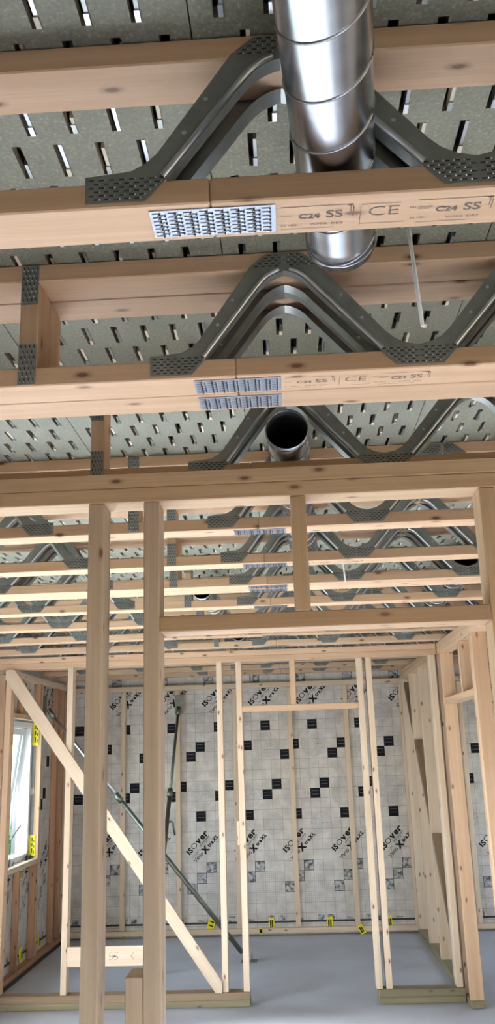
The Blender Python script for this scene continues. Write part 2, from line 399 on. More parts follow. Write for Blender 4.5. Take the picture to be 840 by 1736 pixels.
# --- printing on the membrane (flat print, a hair in front of the foil)
D45 = Matrix.Rotation(math.radians(46), 4, 'Z')
def logo_mesh():
    it = []
    T = lambda x, y, s=1.0: D45 @ Matrix.Translation((x, y, 0)) @ Matrix.Diagonal((s, 1, 1, 1))
    def line(parts, x, y, gap):
        for body, size, bold, sx, dy in parts:
            me = text_mesh(body, size, INK, bold, sx); xs = [v.co.x for v in me.vertices]
            it.append((me, T(x - min(xs), y + dy), 0)); x += max(xs) - min(xs) + gap
        return x
    line([('I', .072, .0036, 1.1, 0), ('S', .072, .0032, 1.1, 0), ('O', .078, -.0002, 1.1, 0), ('v', .090, .0038, 1.08, 0), ('e', .090, .0034, 1.05, 0), ('r', .090, .0038, 1.1, 0)], -0.002, 0.0, 0.006)
    it.append((text_mesh('SAINT-GOBAIN', 0.019, INK, 0.0004), T(0.128, -0.026, 1.1), 0))
    bm = bmesh.new(); bm_box(bm, (0.0, -0.0405, 0), (0.275, -0.0385, 0.0002)); ln = finish(bm, 'ln', INK)
    it.append((ln, D45, 0))
    x = line([('Vario', .054, .0006, 1.0, 0)], -0.012, -0.100, 0)
    line([('X', .084, .0050, 1.0, -0.012), ('t', .052, .0026, .95, 0), ('r', .052, .0026, .95, 0), ('a', .052, .0026, .95, 0), ('X', .052, .0026, .95, 0), ('L', .052, .0026, .95, 0)], x + 0.001, -0.100, 0.002)
    return join_meshes('printed_logo', it, [INK])
LOGO = logo_mesh()
LOGO_S = join_meshes('printed_word', [(text_mesh('ISOver', 0.022, INK, 0.0004), Matrix.Identity(4), 0)], [INK])
def print_mesh(cols, skip_gray=True):
    """one 5-column repeat = blacks, rings, diagrams; local x right, y up, origin at column 0 row 0 of the repeat"""
    bm = bmesh.new()
    def quad(c, r, mi, s=1.0, w=0.1, h=0.1, z=0.0006, dx=0, dy=0):
        x, y = c*0.1 + dx, -r*0.1 - dy
        f = bm.faces.new([bm.verts.new(p) for p in ((x, y-h, z), (x+w, y-h, z), (x+w, y, z), (x, y, z))]); f.material_index = mi
    def outline(c, r):
        x, y, w = c*0.1, -r*0.1, 0.0045
        for a in ((x, y-w, x+.1, y), (x, y-.1, x+.1, y-.1+w), (x, y-.1, x+w, y), (x+.1-w, y-.1, x+.1, y)):
            f = bm.faces.new([bm.verts.new(p) for p in ((a[0],a[1],.0012),(a[2],a[1],.0012),(a[2],a[3],.0012),(a[0],a[3],.0012))]); f.material_index = 0
    def rings(c, r, rad):
        for k in range(1, 9):
            R = rad*k/8; n = 40; w = 0.0013
            vi = [bm.verts.new((c*.1 + (R-w)*math.cos(2*math.pi*i/n), -r*.1 + (R-w)*math.sin(2*math.pi*i/n), .0006)) for i in range(n)]
            vo = [bm.verts.new((c*.1 + (R+w)*math.cos(2*math.pi*i/n), -r*.1 + (R+w)*math.sin(2*math.pi*i/n), .0006)) for i in range(n)]
            for i in range(n):
                f = bm.faces.new((vi[i], vo[i], vo[(i+1) % n], vi[(i+1) % n])); f.material_index = 1
        for k in range(7): quad(c, r, 0, w=0.002, h=0.008, dx=0.01+0.012*k, dy=0.0)
    for g in range(cols):
        b = 5*g
        for c, r in ((0, 0), (2, 3), (3, 2), (1, 6), (0, 7), (3, 9)):
            quad(b+c, r, 0)
            for ky in (0.026, 0.060): quad(b+c, r, 1, w=0.07, h=0.0025, dx=0.014, dy=ky, z=0.001)
        rings(b+3.05, -0.5, 0.105); rings(b+0.5, 2.5, 0.125); rings(b+3.5, 7.35, 0.135); rings(b+1.0, 10.4, 0.105)
        for c, r in ((4, 14), (3, 15), (2, 16), (4, -5)):
            quad(b+c, r, 2, z=0.0008); outline(b+c, r)
        for c in (0, 1): quad(b+c, 19, 2, w=0.07, h=0.06, dx=0.015, dy=0.015)
    return finish(bm, 'membrane_print', [INK, GREYPRINT, DIAG])
def put_print(wall, to_world, cols, c0):
    """to_world: matrix from wall-print space (x right, y up from grid origin) to the wall's object space"""
    o = obj('membrane_print', print_mesh(cols), wall, kind='stuff'); o.matrix_local = to_world @ Matrix.Translation((c0*0.1, 0, 0))
    for g in range(cols):
        for (c, r) in ((2.25, 13.25), (4.1, -1.65)):
            l = obj('printed_logo', LOGO, wall); l.matrix_local = to_world @ Matrix.Translation(((c0 + 5*g + c)*0.1, -r*0.1, 0.0012))
        l = obj('printed_word', LOGO_S, wall); l.matrix_local = to_world @ Matrix.Translation(((c0 + 5*g + 3.1)*0.1, -19.6*0.1, 0.0012))
MB_BACK = Matrix(((1, 0, 0, GX0), (0, 0, -1, YF-0.0004), (0, 1, 0, GZ0), (0, 0, 0, 1)))
put_print(wb, MB_BACK, 10, -20)
MB_LEFT = Matrix(((0, 0, 1, XL+0.0004), (1, 0, 0, 7.86), (0, 1, 0, GZ0), (0, 0, 0, 1)))
def left_print():
    for (y, r) in ((8.87, 13.3), (8.24, 13.6), (7.72, 13.6), (8.66, -1.9), (8.98, -1.9), (8.02, -1.4)):
        l = obj('printed_logo', LOGO, wl); l.matrix_local = Matrix(((0, 0, 1, XL+0.0016), (1, 0, 0, y), (0, 1, 0, GZ0 - r*0.1), (0, 0, 0, 1)))
    bm = bmesh.new()
    def quad(y, z, mi, w=.1, h=.1, x=0.0):
        f = bm.faces.new([bm.verts.new(p) for p in ((XL+.001+x, y, z-h), (XL+.001+x, y+w, z-h), (XL+.001+x, y+w, z), (XL+.001+x, y, z))]); f.material_index = mi
    R = lambda r: GZ0 - r*0.1
    for y, r in ((8.66, 2), (8.96, 3), (8.86, 6), (8.76, 7), (8.66, 9)): quad(y, R(r), 0)
    for y, r in ((8.96, 14), (8.86, 15), (8.76, 16), (8.40, 14), (8.30, 15), (8.18, 16), (7.86, 14), (7.76, 15), (7.68, 16)): quad(y, R(r), 2)
    for y in (8.86, 8.96, 8.40, 8.50, 7.9, 7.8): quad(y, R(19.15), 2, .07, .06)
    quad(8.15, R(18), 1, .06, .1)
    obj('membrane_print', finish(bm, 'membrane_print', [INK, GREYPRINT, DIAG]), wl, kind='stuff')
left_print()

# --- battens, plates and tape on the back wall
for x in (-2.42, -1.80, -1.2155, -0.605, -0.0155, 0.5785, 1.178, 1.79, 2.38, 2.97):
    board('batten', (x-0.0245, 9.502, 0.0715), (x+0.0245, YF-0.002, 2.435), PALE, wb)
board('batten_plate', (XL+0.06, 9.50, 0.022), (XR-0.05, YF-0.002, 0.069), PALE, wb)
board('batten_plate', (XL+0.06, 9.50, 2.438), (XR-0.05, YF-0.002, 2.492), PALE, wb)
obj('sealing_tape', box_mesh('sealing_tape', (XL+0.01, YF-0.0035, 0.110), (XR, YF-0.0012, 0.128), BLACKTAPE, 0), wb)
def tape(parent, c, w, h, ax, rot=0):
    bm = bmesh.new(); n = 5
    for k in range(n):
        pass
    vs = [[bm.verts.new(((i/4-.5)*w + random.uniform(-.004, .004), (j/4-.5)*h, random.uniform(0.002, 0.012) if 0 < i < 4 else 0.002)) for i in range(5)] for j in range(5)]
    for j in range(4):
        for i in range(4): bm.faces.new((vs[j][i], vs[j][i+1], vs[j+1][i+1], vs[j+1][i]))
    for k in range(2):
        x = -w*.2 + k*w*.35
        f = bm.faces.new([bm.verts.new(p) for p in ((x-.006, -h*.32, .0125), (x+.006, -h*.32, .0125), (x+.006, h*.3, .0125), (x-.006, h*.3, .0125))]); f.material_index = 1
    me = finish(bm, 'tape_piece', [YELLOW, INK]); o = obj('tape_piece', me, parent, c)
    o.rotation_euler = (math.pi/2, rot, 0) if ax == 1 else (math.pi/2, 0, math.pi/2)
    o.matrix_local = Matrix.Translation(c) @ (Matrix(((1,0,0,0),(0,0,-1,0),(0,1,0,0),(0,0,0,1))) if ax == 1 else Matrix(((0,0,1,0),(1,0,0,0),(0,1,0,0),(0,0,0,1)))) @ Matrix.Rotation(rot, 4, 'Z')
for x, z, w, h, r in ((-0.893, .12, .11, .07, 1.2), (-0.285, .105, .055, .11, .05), (0.301, .10, .06, .11, 0), (0.90, .095, .05, .11, .05), (-2.02, 0.10, .08, .08, .3), (-1.78, .03, .06, .06, .2)):
    tape(wb, (x, YF-0.006, z), w, h, 1, r)
tape(wb, (0.61, 9.492, 0.045), .05, .09, 1, .5); tape(wb, (-0.394, 9.494, 0.05), .03, .06, 1, .1)

# --- left wall: studs, sill, window
for y in (9.15, 9.40): board('stud', (XL+0.002, y-0.0225, 0.047), (XL+0.055, y+0.0225, 2.47), RED, wl)
board('stud', (XL+0.002, WIN[1]+0.002, 0.047), (XL+0.055, WIN[1]+0.047, 2.47), PINE, wl)
board('stud', (XL+0.002, WIN[0]-0.047, 0.047), (XL+0.055, WIN[0]-0.002, 2.47), PINE, wl)
for y in (8.02,):
    board('stud', (XL+0.002, y-0.0225, 0.047), (XL+0.055, y+0.0225, 0.837), RED, wl)
for y in (7.96, 8.50):
    board('stud', (XL+0.002, y-0.0225, 2.168), (XL+0.055, y+0.0225, 2.47), RED, wl)
board('stud', (XL+0.002, 8.48, 0.047), (XL+0.055, 8.525, 0.837), RED, wl)
board('sill_board', (XL+0.002, WIN[0], 0.84), (XL+0.055, WIN[1], 0.883), PALE, wl)  # paler wood stands in for the bright light on the sill top
board('lintel_board', (XL+0.002, WIN[0], 2.122), (XL+0.055, WIN[1], 2.166), PINE, wl)
board('bottom_plate', (XL+0.002, 7.11, 0.002), (XL+0.065, 9.49, 0.045), RED, wl)
board('top_plate', (XL+0.002, 7.11, 2.472), (XL+0.055, 9.49, 2.53), PALE, wl)
obj('sealing_tape', box_mesh('sealing_tape', (XL+0.0012, 7.1, 0.108), (XL+0.0032, YF-.01, 0.128), BLACKTAPE, 0), wl)
obj('sealing_tape', box_mesh('sealing_tape', (XL+0.067, 7.1, 0.0005), (XL+0.11, 9.49, 0.006), BLACKTAPE, 0), wl)
tape(wl, (XL+0.004, 8.30, 0.12), .10, .12, 0, .2); tape(wl, (XL+0.004, 8.86, 0.12), .07, .12, 0, .1); tape(wl, (XL+0.004, 8.20, 0.79), .08, .10, 0, .1)
for z, h in ((2.005, .22), (0.995, .18)):
    bm = bmesh.new(); bm_box(bm, (-0.038, -0.0015, -h/2), (0.02, 0.0015, h/2))
    for a, b in ((-.36, -.14), (-.05, .12), (.2, .38)): bm_box(bm, (-0.014, -0.0022, a*h), (-0.006, -0.0016, b*h), 1); bm_box(bm, (0.004, -0.0022, a*h-.01), (0.011, -0.0016, b*h-.02), 1)
    obj('tape_piece', finish(bm, 'tape_piece', [YELLOW, INK]), wl, (XL+0.008, WIN[1]-0.003, z))

win = empty('window_1', (XL-0.03, 8.01, WIN[2])); tag(win, 'white window tilted open at the top in the left wall', 'window', kind='structure')
def wbx(name, lo, hi, mat, par, ch=0.003): return obj(name, box_mesh(name, lo, hi, mat, ch), par)
hw, hh = 0.535, 1.225
wbx('frame', (-0.115, -hw, 0.0), (0.0, hw, 0.05), WHITEP, win); wbx('frame', (-0.115, -hw, hh-0.05), (0.0, hw, hh), WHITEP, win)
wbx('frame', (-0.115, -hw, 0.051), (0.0, -hw+0.045, hh-0.051), WHITEP, win); wbx('frame', (-0.115, hw-0.045, 0.051), (0.0, hw, hh-0.051), WHITEP, win)
wbx('hinge', (0.001, hw-0.09, 0.004), (0.028, hw-0.02, 0.03), GREYP, win)
sash = obj('sash', None, win, (-0.045, 0, hh-0.058), (0, math.radians(7.5), 0))
sw, sh = hw-0.050, hh-0.115
wbx('rail', (-0.055, -sw, -sh), (0.0, sw, -sh+0.06), WHITEP, sash); wbx('rail', (-0.055, -sw, -0.06), (0.0, sw, 0.0), WHITEP, sash)
wbx('stile', (-0.055, -sw, -sh+.061), (0.0, -sw+0.06, -0.061), WHITEP, sash); wbx('stile', (-0.055, sw-0.06, -sh+.061), (0.0, sw, -0.061), WHITEP, sash)
wbx('gasket', (-0.035, sw-0.065, -sh+.061), (-0.015, sw-0.0605, -0.061), GREYP, sash, 0)
wbx('pane', (-0.032, -sw+0.06, -sh+.06), (-0.024, sw-0.06, -0.06), GLASS, sash, 0)
obj('stay_arm', tube_mesh('stay_arm', [(-0.06, hw-0.062, 0.30), (-0.13, hw-0.07, 0.20), (-0.15, hw-0.10, 0.12)], 0.006, GREYP, 8), win)
# outdoors, seen only as a bright sliver
GRASS = plain('lawn', (0.20, 0.30, 0.10), 0.9, 0, 0.4, 6); LEAF = plain('shrub_leaf', (0.10, 0.32, 0.10), 0.6, 0, 0.5, 12)
g = obj('ground', box_mesh('ground', (-30, -20, -0.5), (-2.95, 40, -0.3), GRASS, 0)); tag(g, 'lawn outside beyond the tilted window', 'lawn', kind='structure')
bm = bmesh.new(); rs = random.Random(5)
for k in range(900):
    d = Vector((rs.gauss(0, 1), rs.gauss(0, 1), rs.gauss(0, 1))).normalized()*rs.uniform(.65, 1)
    c = Vector((d.x*.55, d.y*.8, .75 + d.z*.75)); a = Vector((rs.gauss(0,1), rs.gauss(0,1), rs.gauss(0,1))).normalized()*.06; b = a.cross(d).normalized()*.04
    bm.faces.new([bm.verts.new(c+v) for v in (-a, b, a, -b)])
sb = obj('garden_shrub', finish(bm, 'garden_shrub', LEAF), None, (-4.4, 12.6, -0.3)); tag(sb, 'green shrub on the lawn seen through the tilted window', 'shrub')

# ------------------------------------------------------------------ ceiling joists with metal webs
ZB0, ZB1, ZT0, ZT1 = 2.562, 2.606, 2.822, 2.866
def arc(cx, cz, r, a0, a1, n=6): return [(cx + r*math.cos(math.radians(a0+(a1-a0)*i/n)), cz + r*math.sin(math.radians(a0+(a1-a0)*i/n))) for i in range(n+1)]
def half_outline(p, end):
    """right half of a V web in (u, z), u from the bottom plate's middle to the apex seam; end = True: the single-legged end piece"""
    b, tt = ZB1, ZT0
    lower = [(0.084, b), (p-0.064, tt-0.0525), (p-0.0555, tt-0.042), (p-0.046, tt-0.031), (p-0.035, tt-0.0215), (p-0.023, tt-0.0145), (p-0.011, tt-0.0095), (p-0.0008, tt-0.007)]
    upper = [(p-0.088, tt-0.006), (0.070, b+0.046), (0.052, b+0.029), (0.030, b+0.017)]
    u0 = -0.040 if end else 0.0
    bot = [(u0, b-0.036), (0.052, b-0.036)]
    top = [(p-0.0008, tt+0.038), (p-0.042, tt+0.038), (p-0.080, tt+0.006)]
    return bot + lower + top + upper + [(u0, b+0.010)], lower, upper
def in_poly(x, z, P):
    r = False
    for (x0, z0), (x1, z1) in zip(P, P[1:]+P[:1]):
        if (z0 > z) != (z1 > z) and x < (x1-x0)*(z-z0)/(z1-z0) + x0: r = not r
    return r
def slots_on(bm, inside, x0, x1, z0, z1, px, pz, L, hgt, plane, vertical=False, off=0.0007, stag=0.5):
    """punched slots with a raised bright tooth at one end; plane maps (u, v, n) to a point"""
    r = 0; v = z0
    def q(pts, mi):
        f = bm.faces.new([bm.verts.new(plane(*p)) for p in pts]); f.material_index = mi
    while v < z1:
        u = x0 + (px*stag if r % 2 else 0)
        while u < x1:
            w, h = (hgt, L) if vertical else (L, hgt)
            if inside(u, v) and inside(u+w, v+h) and inside(u, v+h) and inside(u+w, v):
                q(((u, v, off), (u+w, v, off), (u+w, v+h, off), (u, v+h, off)), 1)
                if vertical: q(((u, v, off), (u+w, v, off), (u+w*.5, v+h*.30, off+0.004)), 2)
                else: q(((u+w*.72, v, off), (u+w, v, off), (u+w, v+h, off), (u+w*.9, v+h*.5, off+0.003)), 0)
            u += px
        v += pz; r += 1
def extrude_poly(bm, P, y0, y1, mi=0):
    a = [bm.verts.new((x, y0, z)) for x, z in P]; b = [bm.verts.new((x, y1, z)) for x, z in P]
    fs = [bm.faces.new(a), bm.faces.new(b[::-1])]
    for i in range(len(P)): fs.append(bm.faces.new((a[i], b[i], b[(i+1) % len(P)], a[(i+1) % len(P)])))
    for f in fs: f.material_index = mi
def web_half(bm, p, end, sx, cx=0.0):
    P, lower, upper = half_outline(p, end)
    X = lambda u: cx + sx*u
    extrude_poly(bm, [(X(u), z) for u, z in P], -0.0022, -0.0008)
    # folded flanges running back from both edges of the leg, and the rolled bead that catches the light
    def ribbon(pts, depth, tilt):
        front, back = [], []
        for i, (u, z) in enumerate(pts):
            a, b = pts[max(i-1, 0)], pts[min(i+1, len(pts)-1)]
            d = Vector((b[0]-a[0], b[1]-a[1])).normalized()
            front.append(bm.verts.new((X(u), -0.0015, z))); back.append(bm.verts.new((X(u - d.y*tilt), depth, z + d.x*tilt)))
        for i in range(len(pts)-1):
            f = bm.faces.new((front[i], front[i+1], back[i+1], back[i])); f.smooth = True
    ribbon(lower, 0.028, 0.004); ribbon(upper[:2], 0.018, 0.002)
    def bead(pts, r, k):
        q = []
        for (u0, z0), (u1, z1) in zip(pts, pts[1:]):
            pass
        path = [Vector((X(u), -0.0022, z)) for u, z in pts]
        rings = []
        for i, c in enumerate(path):
            d = (path[min(i+1, len(path)-1)] - path[max(i-1, 0)]).normalized(); n = Vector((-d.z, 0, d.x))
            rings.append([bm.verts.new(c + n*k + n*r*math.cos(a) + Vector((0, -r*math.sin(a), 0))) for a in (0, .6, 1.2, 1.57, 2.0, 2.6, math.pi)])
        for A, B in zip(rings, rings[1:]):
            for i in range(6):
                f = bm.faces.new((A[i], A[i+1], B[i+1], B[i])); f.smooth = True; f.material_index = 3
    bead(lower[:-1], 0.0055, (0.0075 if sx > 0 else -0.0075))
    inside = lambda u, z: in_poly(u, z, P)
    pl = lambda u, z, n: (X(u), -0.0022-n, z)
    slots_on(bm, inside, -0.042 if end else 0.003, 0.085, ZB0+0.012, ZB1+0.004, 0.0155, 0.0068, 0.0105, 0.0026, pl)
    slots_on(bm, inside, p-0.10, p-0.002, ZT0+0.005, ZT0+0.036, 0.0155, 0.0068, 0.0105, 0.0026, pl)
    # two fixing holes on the leg
    for k in (.35, .72):
        u = 0.080 + (p-0.095-0.080)*k; z = ZB1+0.025 + (ZT0-.03-ZB1-.025)*k
        f = bm.faces.new([bm.verts.new((X(u+.004*math.cos(a*math.pi/4)), -0.0026, z+.004*math.sin(a*math.pi/4))) for a in range(8)]); f.material_index = 2
WEBMATS = [STEEL, DARK, BRIGHT, BRIGHT]
def web_mesh(kind, p=0.29):
    bm = bmesh.new()
    if kind == 'full': web_half(bm, p, False, 1); web_half(bm, p, False, -1)
    elif kind == 'right': web_half(bm, p, True, 1)
    else: web_half(bm, p, True, -1)
    return finish(bm, 'metal_web', WEBMATS)
WEB_FULL, WEB_R, WEB_L = web_mesh('full'), web_mesh('right', 0.268), web_mesh('left', 0.268)
def plate_mesh(w, h, vertical):
    """flat nail plate in the xz plane, front at -y"""
    bm = bmesh.new(); bm_box(bm, (0, -0.0015, 0), (w, 0, h)); ins = lambda u, v: 0.002 < u < w-0.002 and 0.002 < v < h-0.002
    if vertical: slots_on(bm, ins, 0.004, w, 0.004, h, 0.0098, 0.0135, 0.0105, 0.0026, lambda u, v, n: (u, -0.0015-n, v), True)
    else: slots_on(bm, ins, 0.004, w, 0.004, h, 0.0242, 0.0049, 0.0135, 0.0019, lambda u, v, n: (u, -0.0015-n, v), stag=0.33)
    return finish(bm, 'nail_plate', [PLATEM if not vertical else STEEL, DARK, PLATEM])
PLATE_BLK = plate_mesh(0.040, 0.098, True); PLATE_SPL = plate_mesh(0.194, 0.070, False)
CH_TOP = box_mesh('top_chord', (-2.8, -0.0475, -0.022), (2.8, 0.0475, 0.022), PINE[0])
CH_L = box_mesh('bottom_chord', (-1.355, -0.0475, -0.022), (1.355, 0.0475, 0.022), PINE[0])
CH_R = box_mesh('bottom_chord', (-1.4445, -0.0475, -0.022), (1.4445, 0.0475, 0.022), PINE[0])
BLK = box_mesh('block', (-0.021, -0.0475, -(ZT0-ZB1)/2+0.0005), (0.021, 0.0475, (ZT0-ZB1)/2-0.0005), PINE[2])
WEBS = [(WEB_R, -0.240)] + [(WEB_FULL, c) for c in (0.315, 0.900, 1.485, 2.07)] + [(WEB_L, -0.900)] + [(WEB_FULL, c) for c in (-1.456, -2.040)]
def stamp_mesh():
    """grading stamps on the underside: local x right, y up (towards the viewer side), z out of the wood"""
    it = []
    T = lambda x, y: Matrix.Translation((x, y, 0))
    def w(txt, x, y, s, b=0.0, sx=1.0): it.append((text_mesh(txt, s, STAMP, b, sx), T(x, y), 0))
    def bar(x0, y0, x1, y1):
        bm = bmesh.new(); bm_box(bm, (x0, y0, 0), (x1, y1, 0.0001)); it.append((finish(bm, 'b', STAMP), Matrix.Identity(4), 0))
    for ox in (0.0, 0.212):
        w('C24', 0.028+ox, -0.006, 0.017, 0.0006, 1.15); w('SS', 0.070+ox, -0.006, 0.026, 0.0004, 1.15)
        w('WPPA', 0.046+ox, -0.025, 0.0085, 0, 1.2); w('DRY', 0.079+ox, -0.025, 0.0085, 0, 1.2)
        bar(0.0+ox, 0.0245, 0.108+ox, 0.0255); bar(0.0+ox, -0.0325, 0.085+ox, -0.0318); bar(0.0+ox, 0.0025, 0.018+ox, 0.0032)
        bar(0.108+ox, 0.004, 0.1095+ox, 0.026); bar(0.112+ox, -0.006, 0.1135+ox, 0.020); bar(0.104+ox, 0.022, 0.112+ox, 0.0255)
    w('EN 14081-1', 0.0, -0.025, 0.0078, 0, 0.9); w('DRY GRADED', 0.199, 0.0055, 0.0068, 0, 0.85); w('EN 14081-1', 0.203, -0.022, 0.0072, 0, 0.8)
    w('CE', 0.134, -0.008, 0.034, -0.0004, 1.25)
    bar(0.125, 0.022, 0.185, 0.0227); bar(0.125, -0.028, 0.195, -0.0273); bar(0.1235, -0.030, 0.1245, 0.018)
    return join_meshes('grade_stamp', it, [STAMP])
STAMPM = stamp_mesh()
JOISTS = [(1.137, 'nearest ceiling joist, crossing below the large spiral duct at the top of the photo'),
          (1.766, 'front half of the doubled joist just behind the nearest joist, stamped with grade marks'),
          (1.863, 'rear half of the doubled joist just behind the nearest joist'),
          (2.49, 'joist directly above the near header wall, under the open duct mouth'),
          (3.12, 'first joist visible below the near top plate, between the framed wall posts'),
          (3.73, 'second joist below the near top plate, with a block right of the tall post'),
          (4.25, 'front half of the second doubled joist, right above the near door header'),
          (4.347, 'rear half of the second doubled joist, above the near door header'),
          (4.87, 'joist right behind the second doubled joist, partly hidden by the near door header'),
          (5.51, 'joist in line with the near door header, mostly covered by it'),
          (6.15, 'upper of the two joists seen between near header and far top plate'),
          (6.79, 'lower of the two joists right above the far stud wall top plate'),
          (7.43, 'first joist behind the far stud wall top plate'),
          (8.07, 'second joist behind the far stud wall, over the end room'),
          (8.70, 'third joist behind the far stud wall, over the end room'),
          (9.28, 'last joist close against the far printed wall')]
def joist(y, label, k):
    r = empty('ceiling_joist', (0, y, ZB0)); tag(r, label, 'joist', 'metal web joists carrying the ceiling')
    rr = random.Random(k)
    P = lambda name, me, x, yy, z: obj(name, me, r, (x, yy, z-ZB0))
    P('top_chord', CH_TOP, 0.2, 0.0475, (ZT0+ZT1)/2)
    P('bottom_chord', CH_L, -0.0905-1.355, 0.0475, (ZB0+ZB1)/2); P('bottom_chord', CH_R, -0.0895+1.4445, 0.0475, (ZB0+ZB1)/2)
    bx = -0.558 if y != 3.73 else -0.497
    P('block', BLK, bx, 0.0475, (ZB1+ZT0)/2)
    P('nail_plate', PLATE_BLK, bx-0.020, -0.0005, ZT1-0.103); P('nail_plate', PLATE_BLK, bx-0.020, -0.0005, ZB0+0.004)
    for me, c in WEBS:
        P('metal_web', me, c, 0, 0).location.z = -ZB0
        o = P('metal_web', me, c, 0.095, 0); o.location.z = -ZB0; o.scale = (1, -1, 1)
    o = P('splice_plate', PLATE_SPL, -0.185, 0.015, ZB0-0.0005); o.rotation_euler = (math.pi/2, 0, 0); o.location.y = 0.082
    if k in (0, 1, 5): 
        o = P('grade_stamp', STAMPM, 0.016, 0.048, ZB0-0.0006); o.rotation_euler = (math.pi, 0, 0)
for k, (y, lab) in enumerate(JOISTS): joist(y, lab, k)

# ------------------------------------------------------------------ spiral ducts
def duct(a, b, r, label, open_near=True, pitch=0.105, seam=0.0016):
    a, b = Vector(a), Vector(b); L = (b-a).length
    bm = bmesh.new(); seg = 40; n = max(2, int(L/0.05)); wall = 0.0015
    def tube(rad, rev, mi=0):
        R = []
        for i in range(n+1): R.append([bm.verts.new((rad*math.cos(2*math.pi*k/seg), L*i/n, rad*math.sin(2*math.pi*k/seg))) for k in range(seg)])
        for A, B in zip(R, R[1:]):
            for k in range(seg):
                q = (A[k], A[(k+1) % seg], B[(k+1) % seg], B[k]); f = bm.faces.new(q[::-1] if rev else q); f.smooth = True; f.material_index = mi
        return R
    o, i = tube(r, True), tube(r-wall, False, 1)
    for e in (0, -1):
        for k in range(seg): bm.faces.new((o[e][k], o[e][(k+1) % seg], i[e][(k+1) % seg], i[e][k]))
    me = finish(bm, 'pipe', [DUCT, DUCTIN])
    root = empty('spiral_duct', a); tag(root, label, 'duct', 'spiral ventilation ducts between the joists')
    rot = (b-a).to_track_quat('Y', 'Z').to_euler(); root.rotation_euler = rot
    obj('pipe', me, root)
    pts = []; m = int(L/pitch*48)
    for q in range(m+1):
        t = -2*math.pi*q/48; pts.append((r*math.cos(t), L*q/max(m,1), r*math.sin(t)))
    obj('spiral_seam', tube_mesh('spiral_seam', pts, 0.0022, DUCT, 6), root)
    ring = [(r*1.002*math.cos(2*math.pi*k/40), 0.012, r*1.002*math.sin(2*math.pi*k/40)) for k in range(41)]
    if open_near: obj('rim', tube_mesh('rim', ring, 0.0028, DUCT, 6), root)
    ring = [(p[0], L-0.02, p[2]) for p in ring]; obj('rim', tube_mesh('rim', ring, 0.0022, DUCT, 6), root)
duct((0.045, 0.55, 2.674), (0.130, 1.44, 2.674), 0.0635, 'large spiral duct running overhead from the top edge and ending above the nearest joist', False)
duct((0.022, 2.40, 2.674), (0.095, 4.05, 2.674), 0.0625, 'spiral duct with open round mouth facing forward above the near top plate')
duct((0.945, 4.50, 2.684), (0.905, 7.2, 2.684), 0.070, 'spiral duct with dark open mouth beside the right door post')
duct((-0.475, 4.842, 2.6625), (-0.42, 6.40, 2.6625), 0.055, 'small duct mouth above the left part of the near door header')
duct((-0.385, 6.765, 2.6625), (-0.36, 8.3, 2.6625), 0.055, 'farthest duct mouth just above the far top plate')
def rod(a, b, r, label):
    a, b = Vector(a), Vector(b)
    o = obj('hanging_rod', tube_mesh('hanging_rod', [b-a, Vector((0, 0, 0))], r, RODM, 10), None, a); tag(o, label, 'rod', 'thin white plastic rods hanging from the deck')
rod((0.262, 1.5, 2.868), (0.278, 1.5, 2.524), 0.0038, 'thin white rod hanging below the nearest joist right of the large duct')
rod((0.262, 4.12, 2.868), (0.287, 4.12, 2.537), 0.0038, 'thin white rod hanging between joists right of the short cripple stud')

# ------------------------------------------------------------------ near stud wall with door opening
Z47, Z515, Z56 = 2.47, 2.5145, 2.559
n1 = empty('stud_frame', (0, 2.4, 0)); tag(n1, 'near stud wall with door opening, tall posts and double top plate', 'wall frame')
Y0, Y1 = 0.0, 0.095
board('top_plate', (-2.40, Y0, Z515+.0005), (2.6, Y1, Z56), AGED, n1); board('top_plate', (-2.40, Y0, Z47), (2.6, Y1, Z515), AGED, n1)
for a, b in ((-0.560, -0.515), (-0.400, -0.355), (0.560, 0.605), (1.16, 1.205), (1.76, 1.805), (2.36, 2.405), (-1.16, -1.115), (-1.76, -1.715), (-2.36, -2.315)):
    board('stud', (a, Y0, 0.046), (b, Y1, Z47-.0005), WEATH if -0.6 < a < -0.3 else AGED, n1)
board('header', (-0.3545, Y0, 2.091), (0.5595, Y1, 2.136), SHADED, n1)
board('cripple_stud', (0.023, Y0, 2.1365), (0.067, Y1, Z47-.0005), AGED, n1)
board('short_stud', (-0.4455, Y0, 0.046), (-0.4005, Y1, 1.228), WEATH, n1)
board('bottom_plate', (-2.40, Y0, 0.001), (-0.3545, Y1, 0.0455), TREAT, n1); board('bottom_plate', (0.56, Y0, 0.001), (2.6, Y1, 0.0455), TREAT, n1)

# ------------------------------------------------------------------ far stud wall
n2 = empty('stud_frame', (0, 7.0, 0)); tag(n2, 'far stud wall with diagonal brace in front of the printed back wall', 'wall frame')
board('top_plate', (-2.41, 0, Z515+.0005), (1.165, .095, Z56), PINE, n2); board('top_plate', (-2.41, 0, Z47), (1.165, .095, Z515), PINE, n2)
board('stud', (-2.275, 0, .096), (-2.23, .095, Z47-.0005), PINE, n2)
for a in (-1.778, -0.583, -0.428, 0.533, 0.604, 1.108):
    board('stud', (a, 0, 0.0965), (a+0.045, .095, Z47-.0005), PALE, n2)
board('header', (-0.3825, 0, 2.078), (0.5325, .095, 2.122), PINE, n2); board('cripple_stud', (0.0, 0, 2.1225), (0.045, .095, Z47-.0005), PINE, n2)
board('bottom_plate', (-2.40, -0.012, 0.046), (-0.383, .095, 0.096), BRN, n2); board('bottom_plate', (0.545, -0.012, 0.046), (1.165, .095, 0.096), TREAT, n2)
board('sill_plate', (-2.40, -0.010, 0.001), (-0.381, .097, 0.0455), TREAT, n2); board('sill_plate', (0.547, -0.010, 0.001), (1.165, .097, 0.0455), TREAT, n2)
bm = bmesh.new()
